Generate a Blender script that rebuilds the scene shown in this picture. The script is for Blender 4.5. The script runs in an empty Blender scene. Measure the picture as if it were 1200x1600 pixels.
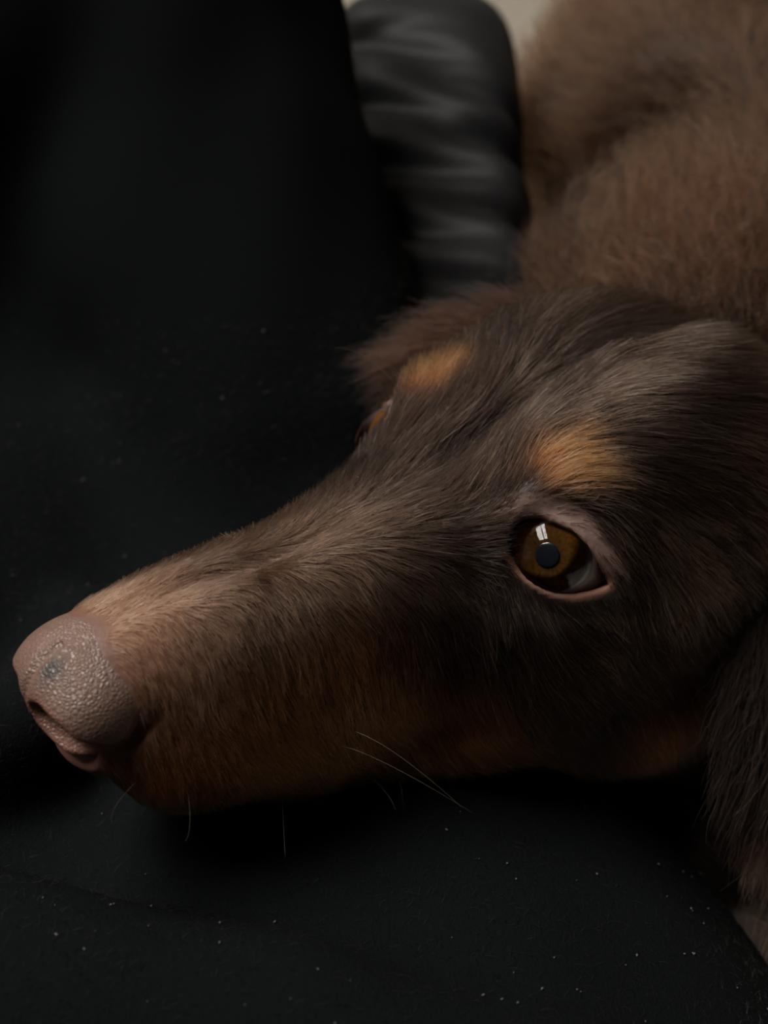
import bpy, math, random
import numpy as np
from mathutils import Vector, Matrix

# ------------------------------------------------------------------ camera, world, lights, exposure
# Everything is laid out in centimetres about a point between the dog's eyes and scaled to metres.
S = 0.01
BASE = np.array([0.0, 0.0, 0.59])                 # that point, in metres above the floor
scene = bpy.context.scene
col = scene.collection
rng = np.random.default_rng(7)
random.seed(7)

def W(p):
    return Vector(np.asarray(p, dtype=float) * S + BASE)

PITCH = math.radians(35.0)
cam_data = bpy.data.cameras.new('camera')
cam_data.sensor_fit = 'HORIZONTAL'
cam_data.sensor_width = 36.0
cam_data.lens = 36.0 * 1900.0 / 1200.0
cam_data.clip_start = 0.01
cam_data.clip_end = 50.0
cam = bpy.data.objects.new('camera', cam_data)
col.objects.link(cam)
cam.location = W((-1.54, -19.86, 13.48))
cam.rotation_euler = (math.radians(90.0) - PITCH, 0.0, 0.0)
cam_data.dof.use_dof = True
cam_data.dof.focus_distance = 0.215
cam_data.dof.aperture_fstop = 57.0 / 3.3
scene.camera = cam

world = bpy.data.worlds.new('world')
scene.world = world
world.use_nodes = True
wb = world.node_tree.nodes['Background']
wb.inputs[0].default_value = (0.62, 0.74, 0.9, 1)
wb.inputs[1].default_value = 1.0

# daylight coming down through the roof window up to the left
WIN_C = (-1.05, 0.22, 2.50)
WIN_W, WIN_H = 0.95, 1.7
la = bpy.data.lights.new('window_daylight', 'AREA')
la.shape = 'RECTANGLE'
la.size = WIN_W
la.size_y = WIN_H
la.energy = 135.0
la.color = (1.0, 0.94, 0.87)
lo = bpy.data.objects.new('window_daylight', la)
col.objects.link(lo)
lo.location = (WIN_C[0], WIN_C[1], WIN_C[2] + 0.12)
lo.rotation_euler = (0.0, 0.0, 0.0)

scene.view_settings.view_transform = 'Standard'
scene.view_settings.look = 'None'
scene.view_settings.gamma = 1.0
scene.view_settings.use_curve_mapping = False
scene.view_settings.exposure = -0.12
scene.cycles.max_bounces = 6
scene.cycles.diffuse_bounces = 3
scene.cycles.transparent_max_bounces = 12
scene.cycles.use_denoising = True

# ------------------------------------------------------------------ helpers
def tag(o, label=None, cat=None, group=None, kind=None):
    if label: o['label'] = label
    if cat: o['category'] = cat
    if group: o['group'] = group
    if kind: o['kind'] = kind
    return o

def empty(name, loc):
    o = bpy.data.objects.new(name, None)
    o.empty_display_size = 0.02
    col.objects.link(o)
    o.location = loc
    return o

def link(name, me, mat, parent=None, smooth=True):
    o = bpy.data.objects.new(name, me)
    col.objects.link(o)
    if mat is not None: me.materials.append(mat)
    if smooth:
        me.polygons.foreach_set('use_smooth', [True] * len(me.polygons))
    if parent is not None:
        o.parent = parent
        o.matrix_parent_inverse = Matrix.Translation(-parent.location)
    return o

def mesh_cm(name, V, Fc):
    me = bpy.data.meshes.new(name)
    V = np.asarray(V, dtype=np.float64) * S + BASE
    Fc = np.asarray(Fc, dtype=np.int32)
    n = Fc.shape[1]
    me.vertices.add(len(V)); me.vertices.foreach_set('co', V.astype(np.float32).ravel())
    me.loops.add(Fc.size); me.loops.foreach_set('vertex_index', Fc.ravel())
    me.polygons.add(len(Fc))
    me.polygons.foreach_set('loop_start', np.arange(0, Fc.size, n, dtype=np.int32))
    me.update(calc_edges=True)
    me.validate()
    return me

def new_mat(name):
    m = bpy.data.materials.new(name)
    m.use_nodes = True
    nt = m.node_tree
    return m, nt, nt.nodes['Principled BSDF']

def N(nt, kind, **kw):
    n = nt.nodes.new(kind)
    for k, v in kw.items(): setattr(n, k, v)
    return n

# ================================================================== SDF-BEGIN
YAW = math.radians(37.0)
HF = np.array([-math.cos(YAW), -math.sin(YAW), 0.0])   # dog's forward
HL = np.array([math.sin(YAW), -math.cos(YAW), 0.0])    # dog's left
HU = np.array([0.0, 0.0, 1.0])
HM = np.stack([HF, HL, HU])                            # head coords = HM @ world
def to_world(h): return np.asarray(h) @ HM
def to_head(p): return np.asarray(p) @ HM.T

def smin(a, b, k):
    h = np.maximum(k - np.abs(a - b), 0.0) / k
    return np.minimum(a, b) - h * h * k * 0.25
def smax(a, b, k): return -smin(-a, -b, k)

def ell(P, c, r, rot=None):
    q = P - np.asarray(c, dtype=P.dtype)
    if rot is not None: q = q @ np.asarray(rot, dtype=P.dtype)
    r = np.asarray(r, dtype=P.dtype)
    k0 = np.sqrt(((q / r) ** 2).sum(1))
    k1 = np.sqrt(((q / (r * r)) ** 2).sum(1)) + 1e-6
    return k0 * (k0 - 1.0) / k1

def cone(P, a, b, ra, rb, flat=1.0):
    a = np.asarray(a, dtype=P.dtype); b = np.asarray(b, dtype=P.dtype)
    q = P - a; d = b - a
    t = np.clip((q @ d) / (d @ d), 0, 1)
    v = q - t[:, None] * d
    if flat != 1.0: v = v * np.array([1, 1, 1 / flat], dtype=P.dtype)
    return (np.sqrt((v * v).sum(1)) - (ra + (rb - ra) * t)) * min(1.0, flat)

def chain(P, pts, rads, k=0.0, flat=1.0):
    d = None
    for i in range(len(pts) - 1):
        e = cone(P, pts[i], pts[i + 1], rads[i], rads[i + 1], flat)
        d = e if d is None else (smin(d, e, k) if k > 0 else np.minimum(d, e))
    return d

def spl(tab):
    """dense smooth table from a few rows (x, values...), monotone x"""
    tab = np.array(sorted(tab), dtype=float)
    xs = np.linspace(tab[0, 0], tab[-1, 0], 400)
    out = []
    for j in range(1, tab.shape[1]):
        y = np.interp(xs, tab[:, 0], tab[:, j])
        ker = np.hanning(31); ker /= ker.sum()
        out.append(np.convolve(np.pad(y, 15, mode='edge'), ker, mode='valid'))
    return xs, out

UP = spl([(9.0, 0.05, -1.20, 0.70), (8.6, 0.32, -1.75, 1.08), (8.1, 0.54, -2.25, 1.34), (7.4, 0.70, -2.72, 1.56), (6.5, 0.72, -3.38, 1.80),
          (5.5, 0.66, -4.32, 2.00), (4.5, 0.60, -4.62, 2.08), (3.5, 0.62, -4.35, 2.06), (2.5, 0.72, -4.15, 2.22),
          (1.5, 0.86, -4.00, 2.42), (0.0, 1.10, -3.90, 2.60), (-1.5, 1.20, -3.70, 2.6), (-4.5, 0.6, -3.0, 1.8)])
LO = spl([(7.3, -1.6, -2.45, 0.75), (6.0, -1.6, -3.95, 1.30), (4.0, -1.8, -4.85, 1.80), (2.0, -2.0, -5.30, 2.30), (0.5, -2.0, -5.65, 2.62),
          (-1.0, -2.2, -6.0, 2.85), (-3.0, -2.4, -6.5, 2.95), (-5.0, -2.6, -6.5, 2.9)])

def loft(P, T, x0, x1, n, mid):
    xs, (top, bot, wid) = T
    x = np.clip(P[:, 0], x0, x1)
    t = np.interp(x, xs, top); b = np.interp(x, xs, bot); w = np.interp(x, xs, wid)
    zc = b + (t - b) * mid
    dz = P[:, 2] - zc
    hz = np.where(dz > 0, t - zc, zc - b)
    g = (np.abs(P[:, 1] / w) ** n + np.abs(dz / hz) ** n) ** (1.0 / n)
    d = (g - 1.0) * np.minimum(w, 0.5 * (t - b))
    ex = np.maximum(P[:, 0] - x1, x0 - P[:, 0])
    return np.minimum(np.maximum(d, ex), 0) + np.hypot(np.maximum(d, 0), np.maximum(ex, 0))

# eye: centre, gaze frame and lid outline (in eyeball radii, to the eye's right / up)
EYE_R = 1.05
EYE_C = np.array([-0.62, 2.02, -0.50])
EYE_A = np.array([0.555, 0.625, 0.55]); EYE_A /= np.linalg.norm(EYE_A)
EYE_C = EYE_C + EYE_A * 0.38
EYE_X = np.cross(np.array([0, 0, 1.0]), EYE_A); EYE_X /= np.linalg.norm(EYE_X)
EYE_Y = np.cross(EYE_A, EYE_X)
LID = (np.array([(797, 848), (808, 825), (823, 816), (843, 815), (863, 822), (887, 833), (907, 850), (925, 873), (940, 893), (949, 907),
                 (937, 912), (920, 917), (897, 921), (870, 918), (850, 910), (832, 900), (815, 885), (802, 868)], dtype=float)
       - np.array([872, 868])) / 84.0 * np.array([1, -1])

def poly_sd(x, y, poly):
    d = np.full(x.shape, 1e9); s = np.ones(x.shape)
    n = len(poly)
    for i in range(n):
        ax, ay = poly[i]; bx, by = poly[(i + 1) % n]
        ex, ey = bx - ax, by - ay
        wx, wy = x - ax, y - ay
        t = np.clip((wx * ex + wy * ey) / (ex * ex + ey * ey), 0, 1)
        d = np.minimum(d, (wx - ex * t) ** 2 + (wy - ey * t) ** 2)
        c1 = y >= ay; c2 = y < by; c3 = ex * wy > ey * wx
        flip = (c1 & c2 & c3) | (~c1 & ~c2 & ~c3)
        s = np.where(flip, -s, s)
    return s * np.sqrt(d)

def eye_uvw(P):
    Q = P.copy(); Q[:, 1] = np.abs(Q[:, 1])
    q = Q - EYE_C.astype(P.dtype)
    return q @ EYE_X, q @ EYE_Y, q @ EYE_A, q

SPINE = [(-5.5, 0.0, -1.8), tuple(to_head((7.2, 7.2, -4.6))), tuple(to_head((9.3, 14.5, -4.6))), tuple(to_head((10.6, 23.0, -4.4))),
         tuple(to_head((12.6, 33.0, -4.2))), tuple(to_head((13.0, 41.0, -3.4)))]
SPINE_R = [3.2, 4.4, 5.6, 6.6, 6.6, 6.6]
HAUNCH = tuple(to_head((8.7, 34.5, -4.6)))
SHOULDER = tuple(to_head((7.6, 15.5, -5.2)))
VALLEY = tuple(to_head((4.9, 22.5, -0.6)))
CHEST = tuple(to_head((7.6, 1.6, -9.0)))
FORELEG = [tuple(to_head(p)) for p in ((10.5, 8.0, -7.0), (9.0, 1.5, -10.0), (7.6, -3.0, -10.8), (6.9, -6.5, -11.6))]

def head_sdf(P):
    A = P.copy(); A[:, 1] = np.abs(A[:, 1])
    d = loft(P, UP, -4.5, 8.55, 2.25, 0.42)
    d = smin(d, loft(P, LO, -5.0, 7.1, 2.2, 0.5), 0.22)
    d = smin(d, ell(A, (-3.5, 1.25, -1.05), (4.1, 2.55, 3.25)), 1.4)            # skull
    d = smin(d, ell(A, (-0.75, 1.95, -0.10), (1.55, 1.15, 1.35)), 0.9)          # brow
    d = smin(d, ell(A, (-2.2, 2.25, -2.45), (3.5, 1.40, 1.80)), 2.0)            # cheek bone
    d = smin(d, ell(A, (-3.6, 2.25, -4.2), (2.8, 1.80, 2.6)), 1.6)              # jaw muscle
    d = smin(d, ell(A, (6.5, 1.15, -2.0), (1.5, 0.85, 1.0)), 0.8)               # whisker pad
    # furrow between the brows, groove down the bridge of the nose
    d = d + 0.22 * np.exp(-(P[:, 1] / 0.55) ** 2 - ((P[:, 0] + 1.0) / 2.0) ** 2) * (P[:, 2] > 0)
    d = d + 0.14 * np.exp(-(P[:, 1] / 0.30) ** 2 - ((P[:, 0] - 4.6) / 2.4) ** 2) * (P[:, 2] > -0.5)
    # hollow in front of the eye, dip of the lip line
    d = d + 0.08 * np.exp(-((A - np.array([1.25, 2.2, 0.0], dtype=A.dtype)) ** 2 / np.array([0.8, 0.8, 0.6], dtype=A.dtype) ** 2).sum(1))
    d = smin(d, np.maximum(nose_solid(P) + 0.10, P[:, 0] - 8.3), 0.30)
    # upper lip under the nose
    d = smin(d, ell(A, (8.38, 0.30, -1.34), (0.52, 0.84, 0.34)), 0.22)
    nst = chain(A, NOSTRIL, NOSTRIL_R)
    d = smax(d, -nst, 0.12)
    # eyelids: a shell over the eyeball, opened along the lid outline
    u, v, w, q = eye_uvw(P)
    near = (np.abs(u) < 2.2) & (np.abs(v) < 2.2) & (w > -1.2) & (w < 2.6)
    o = q - (EYE_A * 1.80).astype(P.dtype)
    d = smax(d, -(np.sqrt((o * o).sum(1)) - 1.25), 0.45)
    d = smin(d, np.sqrt((q * q).sum(1)) - (EYE_R + 0.085), 0.26)
    if near.any():
        i = np.nonzero(near)[0]
        fl = EYE_R * (1 + 0.45 * np.maximum(w[i] - 0.75, 0))
        sd = poly_sd(u[i] / fl, v[i] / fl, LID) * EYE_R
        hole = np.maximum(np.maximum(sd, 0.1 - w[i]), (EYE_R - 0.34) - np.sqrt((q[i] * q[i]).sum(1)))
        d[i] = smax(d[i], -hole, 0.08)
    return d

def body_sdf(P):
    d = chain(P, SPINE, SPINE_R, 1.5)
    d = smin(d, ell(P, HAUNCH, (5.2, 4.2, 5.4)), 1.6)
    d = smin(d, ell(P, SHOULDER, (4.6, 3.8, 4.2)), 1.4)
    d = smax(d, -ell(P, VALLEY, (6.0, 5.0, 5.5)), 2.5)
    d = smin(d, ell(P, CHEST, (4.0, 3.4, 4.6)), 1.5)
    d = smin(d, chain(P, FORELEG, [3.0, 1.8, 1.35, 1.5]), 1.2)
    return d

def dog_sdf(P):
    h = head_sdf(P); b = body_sdf(P)
    return smin(h, b, 1.6)

NOSTRIL = [(9.20, 0.42, -0.42), (9.02, 0.78, -0.55), (8.76, 1.10, -0.74), (8.42, 1.25, -0.90), (8.03, 1.28, -0.90), (7.70, 1.38, -0.52), (7.54, 1.40, -0.28)]
NOSTRIL_R = [0.30, 0.32, 0.19, 0.12, 0.11, 0.13, 0.05]
def nose_solid(P):
    A = P.copy(); A[:, 1] = np.abs(A[:, 1])
    d = ell(P, (7.95, 0, -0.34), (1.28, 1.24, 0.97))
    d = smin(d, ell(A, (8.28, 0.70, -0.52), (0.84, 0.62, 0.66)), 0.35)
    return d
def nose_sdf(P):
    A = P.copy(); A[:, 1] = np.abs(A[:, 1])
    d = nose_solid(P)
    d = d + 0.07 * np.exp(-(P[:, 1] / 0.10) ** 2) * (P[:, 0] > 8.4)             # groove down the middle
    return smax(d, -chain(A, NOSTRIL, NOSTRIL_R), 0.14)

# ---- the person's black trousers (world cm)
def trouser_sdf(P):
    x, y, z = P[:, 0], P[:, 1], P[:, 2]
    d = chain(P, [(6.0, -42.0, -9.5), (-2.6, -8.0, -10.0), (-9.0, 18.0, -10.2)], [8.8, 8.9, 8.2], 2.0, 0.60)
    # hips, well outside the frame
    d = smin(d, cone(P, (6.0, -44.0, -6.0), (-16.0, -46.0, -6.0), 10.0, 10.0), 5.0)
    # the other leg, knee drawn up: thigh, then shin coming back down
    up = chain(P, [(-20.0, -44.0, -6.0), (-26.0, -8.0, -6.0), (-20.0, 22.0, 5.0)], [9.5, 8.0, 6.6], 2.0)
    up = smin(up, chain(P, [(-14.6, 25.0, 11.0), (-9.9, 19.5, 4.0), (-5.0, 11.0, -5.5)], [7.4, 6.6, 5.6], 2.0), 3.0)
    up = smin(up, ell(P, (-14.5, 17.0, 0.0), (6.5, 6.0, 10.0)), 3.0)
    d = smin(d, up, 2.2)
    d = smin(d, cone(P, (-15.0, -30.0, -9.0), (-15.0, 12.0, -8.0), 6.0, 6.5), 3.0)      # cloth slack between the legs
    # soft folds
    d = smin(d, chain(P, [(-17.0, -7.0, -4.8), (-9.0, -8.0, -5.0), (-3.0, -9.1, -5.3), (2.0, -10.4, -5.9), (7.0, -14.5, -7.2)], [2.4, 2.4, 2.2, 2.0, 1.8]), 0.5)
    d = smin(d, chain(P, [(-16.0, 15.0, -4.6), (-8.0, 9.8, -4.9), (-2.5, 6.2, -5.6)], [1.2, 1.0, 0.9]), 2.2)
    d = smin(d, chain(P, [(-11.5, -4.0, -3.9), (-8.6, -2.6, -3.8), (-8.0, 1.5, -4.6)], [1.0, 0.9, 0.8]), 1.3)
    for (a, b, dep) in (((-13.0, 9.0, -1.0), (-7.5, 17.0, 8.5), 0.7), ((-9.5, 9.5, -2.0), (-4.5, 17.0, 6.0), 0.5), ((-14.5, 12.0, -1.0), (-12.5, 18.0, 9.0), 0.6)):
        a = np.array(a, dtype=P.dtype); b = np.array(b, dtype=P.dtype)
        q = P - a; e = b - a; t = np.clip(q @ e / (e @ e), 0, 1)
        r2 = ((q - t[:, None] * e) ** 2).sum(1)
        d = d + dep * np.exp(-r2 / 3.0)
    d = d + 0.10 * np.sin(0.9 * x + 0.7 * y + 1.1 * np.sin(0.35 * y)) * np.sin(0.5 * x - 0.8 * z + 0.6) * 0.8
    return d

def cushion_sdf(P):
    a = np.array([-0.1, 30.0, -2.2], dtype=P.dtype); b = np.array([0.6, 12.0, -7.6], dtype=P.dtype)
    q = P - a; e = b - a; L = np.sqrt(e @ e); e = e / L
    s = q @ e
    t = np.clip(s / L, 0, 1)
    v = q - (t * L)[:, None] * e
    side = v[:, 0]; hgt = np.sqrt(np.maximum((v ** 2).sum(1) - side ** 2, 0))
    n = 3.6
    w = 3.9 - 0.7 * t; h = 5.2 - 0.6 * t
    g = (np.abs(side / w) ** n + (hgt / h) ** n + 1e-9) ** (1 / n)
    d = (g - 1) * w
    # crosswise wrinkles: each its own slant, bow, depth and reach across the width
    for (s0, sl, bow, wd, am, c0, cw) in WRINKLES:
        x = s - s0 - sl * side - bow * side ** 2
        prof = np.where(x > 0, np.exp(-(x / wd) ** 2), np.exp(-(x / (0.45 * wd)) ** 2))
        d = d + 1.5 * am * prof * np.exp(-((side - c0) / cw) ** 2)
    return d
WRINKLES = [(0.8, 0.20, 0.06, 1.1, 0.22, -1.6, 1.8), (2.2, 0.55, -0.03, 1.2, 0.30, -0.6, 2.4), (3.9, 0.10, 0.05, 1.3, 0.34, 1.4, 2.4),
            (5.4, 0.42, 0.02, 1.2, 0.40, -1.2, 2.6), (6.6, -0.10, 0.05, 1.4, 0.46, 1.6, 2.2), (8.4, 0.22, 0.06, 1.4, 0.50, -0.4, 3.0),
            (10.2, 0.02, 0.04, 1.2, 0.45, 1.2, 2.4), (11.6, 0.30, 0.04, 1.4, 0.50, -1.0, 3.0), (14.0, 0.10, 0.06, 1.4, 0.5, 0.5, 3.0)]

def grad(f, P, e=0.03):
    G = np.zeros_like(P)
    for j in range(3):
        o = np.zeros(3, dtype=P.dtype); o[j] = e
        G[:, j] = f(P + o) - f(P - o)
    return G / (np.linalg.norm(G, axis=1, keepdims=True) + 1e-9)

def axis(segs):
    """segs: (start, stop, step) runs joined end to end"""
    out = []
    for a, b, h in segs:
        n = max(1, int(round((b - a) / h)))
        out.append(np.linspace(a, b, n, endpoint=False))
    out.append([segs[-1][1]])
    return np.concatenate(out)

def surface_nets(f, xs, ys, zs, B=8, slack=1.7, newton=2):
    nx, ny, nz = len(xs), len(ys), len(zs)
    D = np.empty((nx, ny, nz), dtype=np.float32)
    bi = [np.arange(0, n, B) for n in (nx, ny, nz)]
    cc = [np.array([0.5 * (ax[i] + ax[min(i + B - 1, len(ax) - 1)]) for i in b]) for ax, b in zip((xs, ys, zs), bi)]
    hh = [np.array([0.5 * (ax[min(i + B, len(ax) - 1)] - ax[i]) for i in b]) for ax, b in zip((xs, ys, zs), bi)]
    CX, CY, CZ = np.meshgrid(*cc, indexing='ij')
    HX, HY, HZ = np.meshgrid(*hh, indexing='ij')
    c = f(np.stack([CX.ravel(), CY.ravel(), CZ.ravel()], 1).astype(np.float32)).reshape(CX.shape)
    diag = np.sqrt(HX ** 2 + HY ** 2 + HZ ** 2)
    act = np.abs(c) < diag * slack + 0.3
    rep = np.where(c > 0, 9.0, -9.0).astype(np.float32)
    D[:] = np.repeat(np.repeat(np.repeat(rep, B, 0), B, 1), B, 2)[:nx, :ny, :nz]
    idx = np.argwhere(act)
    loc = np.stack(np.meshgrid(np.arange(B), np.arange(B), np.arange(B), indexing='ij'), -1).reshape(-1, 3)
    for s in range(0, len(idx), 1500):
        g = (idx[s:s + 1500, None, :] * B + loc[None]).reshape(-1, 3)
        g = g[(g[:, 0] < nx) & (g[:, 1] < ny) & (g[:, 2] < nz)]
        P = np.stack([xs[g[:, 0]], ys[g[:, 1]], zs[g[:, 2]]], 1).astype(np.float32)
        D[g[:, 0], g[:, 1], g[:, 2]] = f(P)
    neg = D < 0
    cnt = np.zeros((nx - 1, ny - 1, nz - 1), dtype=np.int8)
    for a in (0, 1):
        for b in (0, 1):
            for e in (0, 1):
                cnt += neg[a:nx - 1 + a, b:ny - 1 + b, e:nz - 1 + e]
    cells = np.argwhere((cnt > 0) & (cnt < 8))
    vid = np.full(cnt.shape, -1, dtype=np.int32)
    vid[cells[:, 0], cells[:, 1], cells[:, 2]] = np.arange(len(cells))
    acc = np.zeros((len(cells), 3)); num = np.zeros(len(cells))
    corners = [(a, b, e) for a in (0, 1) for b in (0, 1) for e in (0, 1)]
    for c0 in corners:
        for ax_ in range(3):
            if c0[ax_] == 1: continue
            c1 = list(c0); c1[ax_] = 1
            i0 = cells + np.array(c0); i1 = cells + np.array(c1)
            d0 = D[i0[:, 0], i0[:, 1], i0[:, 2]]; d1 = D[i1[:, 0], i1[:, 1], i1[:, 2]]
            m = (d0 < 0) != (d1 < 0)
            t = np.where(m, d0 / np.where(m, d0 - d1, 1), 0)
            p0 = np.stack([xs[i0[:, 0]], ys[i0[:, 1]], zs[i0[:, 2]]], 1)
            p1 = np.stack([xs[i1[:, 0]], ys[i1[:, 1]], zs[i1[:, 2]]], 1)
            acc += np.where(m[:, None], p0 + (p1 - p0) * t[:, None], 0); num += m
    V = acc / num[:, None]
    quads = []
    for ax_ in range(3):
        sl0 = [slice(None)] * 3; sl1 = [slice(None)] * 3
        sl0[ax_] = slice(0, -1); sl1[ax_] = slice(1, None)
        ch = neg[tuple(sl0)] != neg[tuple(sl1)]
        e = np.argwhere(ch)
        o1, o2 = [k for k in range(3) if k != ax_]
        lim = [nx - 1, ny - 1, nz - 1]
        ok = (e[:, o1] > 0) & (e[:, o2] > 0) & (e[:, o1] < lim[o1]) & (e[:, o2] < lim[o2])
        e = e[ok]
        def vat(da, db):
            i = e.copy(); i[:, o1] -= da; i[:, o2] -= db
            return vid[i[:, 0], i[:, 1], i[:, 2]]
        q = np.stack([vat(1, 1), vat(0, 1), vat(0, 0), vat(1, 0)], 1)
        inside = neg[e[:, 0], e[:, 1], e[:, 2]]
        flip = inside if ax_ != 1 else ~inside
        q = np.where(flip[:, None], q, q[:, ::-1])
        quads.append(q)
    Q = np.concatenate(quads)
    Q = Q[(Q >= 0).all(1)]
    V = V.astype(np.float32)
    for _ in range(newton):
        V0 = V
        G = grad(f, V); dv = f(V)
        V = V0 - G * np.clip(dv, -0.08, 0.08)[:, None] * 0.8
    return V, Q
# ================================================================== SDF-END

# ------------------------------------------------------------------ materials
def plain(name, rgb, rough=0.6, spec=0.4, bump=None, vary=None, sheen=0.0, scale=100.0):
    m, nt, b = new_mat(name)
    b.inputs['Base Color'].default_value = (*rgb, 1)
    b.inputs['Roughness'].default_value = rough
    b.inputs['Specular IOR Level'].default_value = spec
    b.inputs['Sheen Weight'].default_value = sheen
    tc = N(nt, 'ShaderNodeTexCoord')
    nz = N(nt, 'ShaderNodeTexNoise'); nz.inputs['Scale'].default_value = scale; nz.inputs['Detail'].default_value = 6
    nt.links.new(tc.outputs['Object'], nz.inputs['Vector'])
    if vary is not None:
        mx = N(nt, 'ShaderNodeMix', data_type='RGBA')
        mx.inputs['A'].default_value = (*rgb, 1); mx.inputs['B'].default_value = (*vary, 1)
        nt.links.new(nz.outputs['Fac'], mx.inputs['Factor'])
        nt.links.new(mx.outputs['Result'], b.inputs['Base Color'])
    if bump:
        bp = N(nt, 'ShaderNodeBump'); bp.inputs['Strength'].default_value = bump; bp.inputs['Distance'].default_value = 0.001
        nt.links.new(nz.outputs['Fac'], bp.inputs['Height'])
        nt.links.new(bp.outputs['Normal'], b.inputs['Normal'])
    return m

M = {}
M['wall'] = plain('taupe_wall', (0.40, 0.36, 0.31), 0.8, 0.2, 0.1, (0.44, 0.40, 0.35), scale=30)
M['ceiling'] = plain('plaster_ceiling', (0.40, 0.39, 0.37), 0.9, 0.2, 0.1, scale=30)
M['floor'] = plain('dark_oak_floor', (0.06, 0.04, 0.025), 0.45, 0.4, 0.1, (0.10, 0.065, 0.04), scale=14)
M['white_paint'] = plain('white_paint', (0.75, 0.75, 0.73), 0.4, 0.5, 0.05, scale=40)
M['sofa'] = plain('cream_upholstery', (0.58, 0.54, 0.47), 0.85, 0.2, 0.4, (0.66, 0.62, 0.55), sheen=0.2, scale=400)
M['dark_wood'] = plain('dark_wood', (0.05, 0.03, 0.02), 0.4, 0.5, 0.1, (0.09, 0.05, 0.03), scale=60)
M['trousers'] = plain('black_fleece', (0.0032, 0.0040, 0.0043), 0.95, 0.03, 0.35, (0.0054, 0.0062, 0.0066), scale=1600)
M['satin'] = plain('black_satin', (0.0065, 0.0065, 0.0072), 0.60, 0.20, 0.15, (0.009, 0.009, 0.010), scale=300)
M['lint'] = plain('grey_lint', (0.085, 0.087, 0.087), 0.9, 0.2, scale=200)

# skin, coloured by the coat pattern stored on the mesh
m, nt, b = new_mat('skin'); M['skin'] = m
at = N(nt, 'ShaderNodeAttribute', attribute_name='coat')
nt.links.new(at.outputs['Color'], b.inputs['Base Color'])
b.inputs['Roughness'].default_value = 0.55
b.inputs['Specular IOR Level'].default_value = 0.35
nz = N(nt, 'ShaderNodeTexNoise'); nz.inputs['Scale'].default_value = 700; nz.inputs['Detail'].default_value = 5
tc = N(nt, 'ShaderNodeTexCoord'); nt.links.new(tc.outputs['Object'], nz.inputs['Vector'])
bp = N(nt, 'ShaderNodeBump'); bp.inputs['Strength'].default_value = 0.35; bp.inputs['Distance'].default_value = 0.0006
nt.links.new(nz.outputs['Fac'], bp.inputs['Height']); nt.links.new(bp.outputs['Normal'], b.inputs['Normal'])

# liver-brown nose leather: fine pebbled cells
m, nt, b = new_mat('nose_leather'); M['nose'] = m
at = N(nt, 'ShaderNodeAttribute', attribute_name='coat')
tc = N(nt, 'ShaderNodeTexCoord')
vo = N(nt, 'ShaderNodeTexVoronoi', feature='DISTANCE_TO_EDGE'); vo.inputs['Scale'].default_value = 1500
nt.links.new(tc.outputs['Object'], vo.inputs['Vector'])
nz = N(nt, 'ShaderNodeTexNoise'); nz.inputs['Scale'].default_value = 260; nz.inputs['Detail'].default_value = 4
nt.links.new(tc.outputs['Object'], nz.inputs['Vector'])
rmp = N(nt, 'ShaderNodeMapRange'); rmp.inputs['From Max'].default_value = 0.35
nt.links.new(vo.outputs['Distance'], rmp.inputs['Value'])
mx = N(nt, 'ShaderNodeMix', data_type='RGBA', blend_type='MULTIPLY')
mr = N(nt, 'ShaderNodeMapRange'); mr.inputs['To Min'].default_value = 0.72; mr.inputs['To Max'].default_value = 1.2
nt.links.new(nz.outputs['Fac'], mr.inputs['Value'])
mx.inputs['Factor'].default_value = 1.0
nt.links.new(at.outputs['Color'], mx.inputs['A']); nt.links.new(mr.outputs['Result'], mx.inputs['B'])
nt.links.new(mx.outputs['Result'], b.inputs['Base Color'])
b.inputs['Roughness'].default_value = 0.42
b.inputs['Specular IOR Level'].default_value = 0.5
bp = N(nt, 'ShaderNodeBump'); bp.inputs['Strength'].default_value = 0.40; bp.inputs['Distance'].default_value = 0.0004
nt.links.new(rmp.outputs['Result'], bp.inputs['Height']); nt.links.new(bp.outputs['Normal'], b.inputs['Normal'])

def hair_mat(name, rough=0.38, radial=0.5):
    m = bpy.data.materials.new(name); m.use_nodes = True
    nt = m.node_tree; nt.nodes.clear()
    out = N(nt, 'ShaderNodeOutputMaterial')
    h = N(nt, 'ShaderNodeBsdfHairPrincipled')
    h.parametrization = 'COLOR'
    h.inputs['Roughness'].default_value = rough
    h.inputs['Radial Roughness'].default_value = radial
    h.inputs['Random Roughness'].default_value = 0.2
    h.inputs['IOR'].default_value = 1.22
    at = N(nt, 'ShaderNodeAttribute', attribute_name='coat')
    nt.links.new(at.outputs['Color'], h.inputs['Color'])
    nt.links.new(h.outputs[0], out.inputs['Surface'])
    return m
M['fur'] = hair_mat('fur')
M['whisker'] = plain('whisker', (0.10, 0.082, 0.068), 0.35, 0.5, scale=50)

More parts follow.
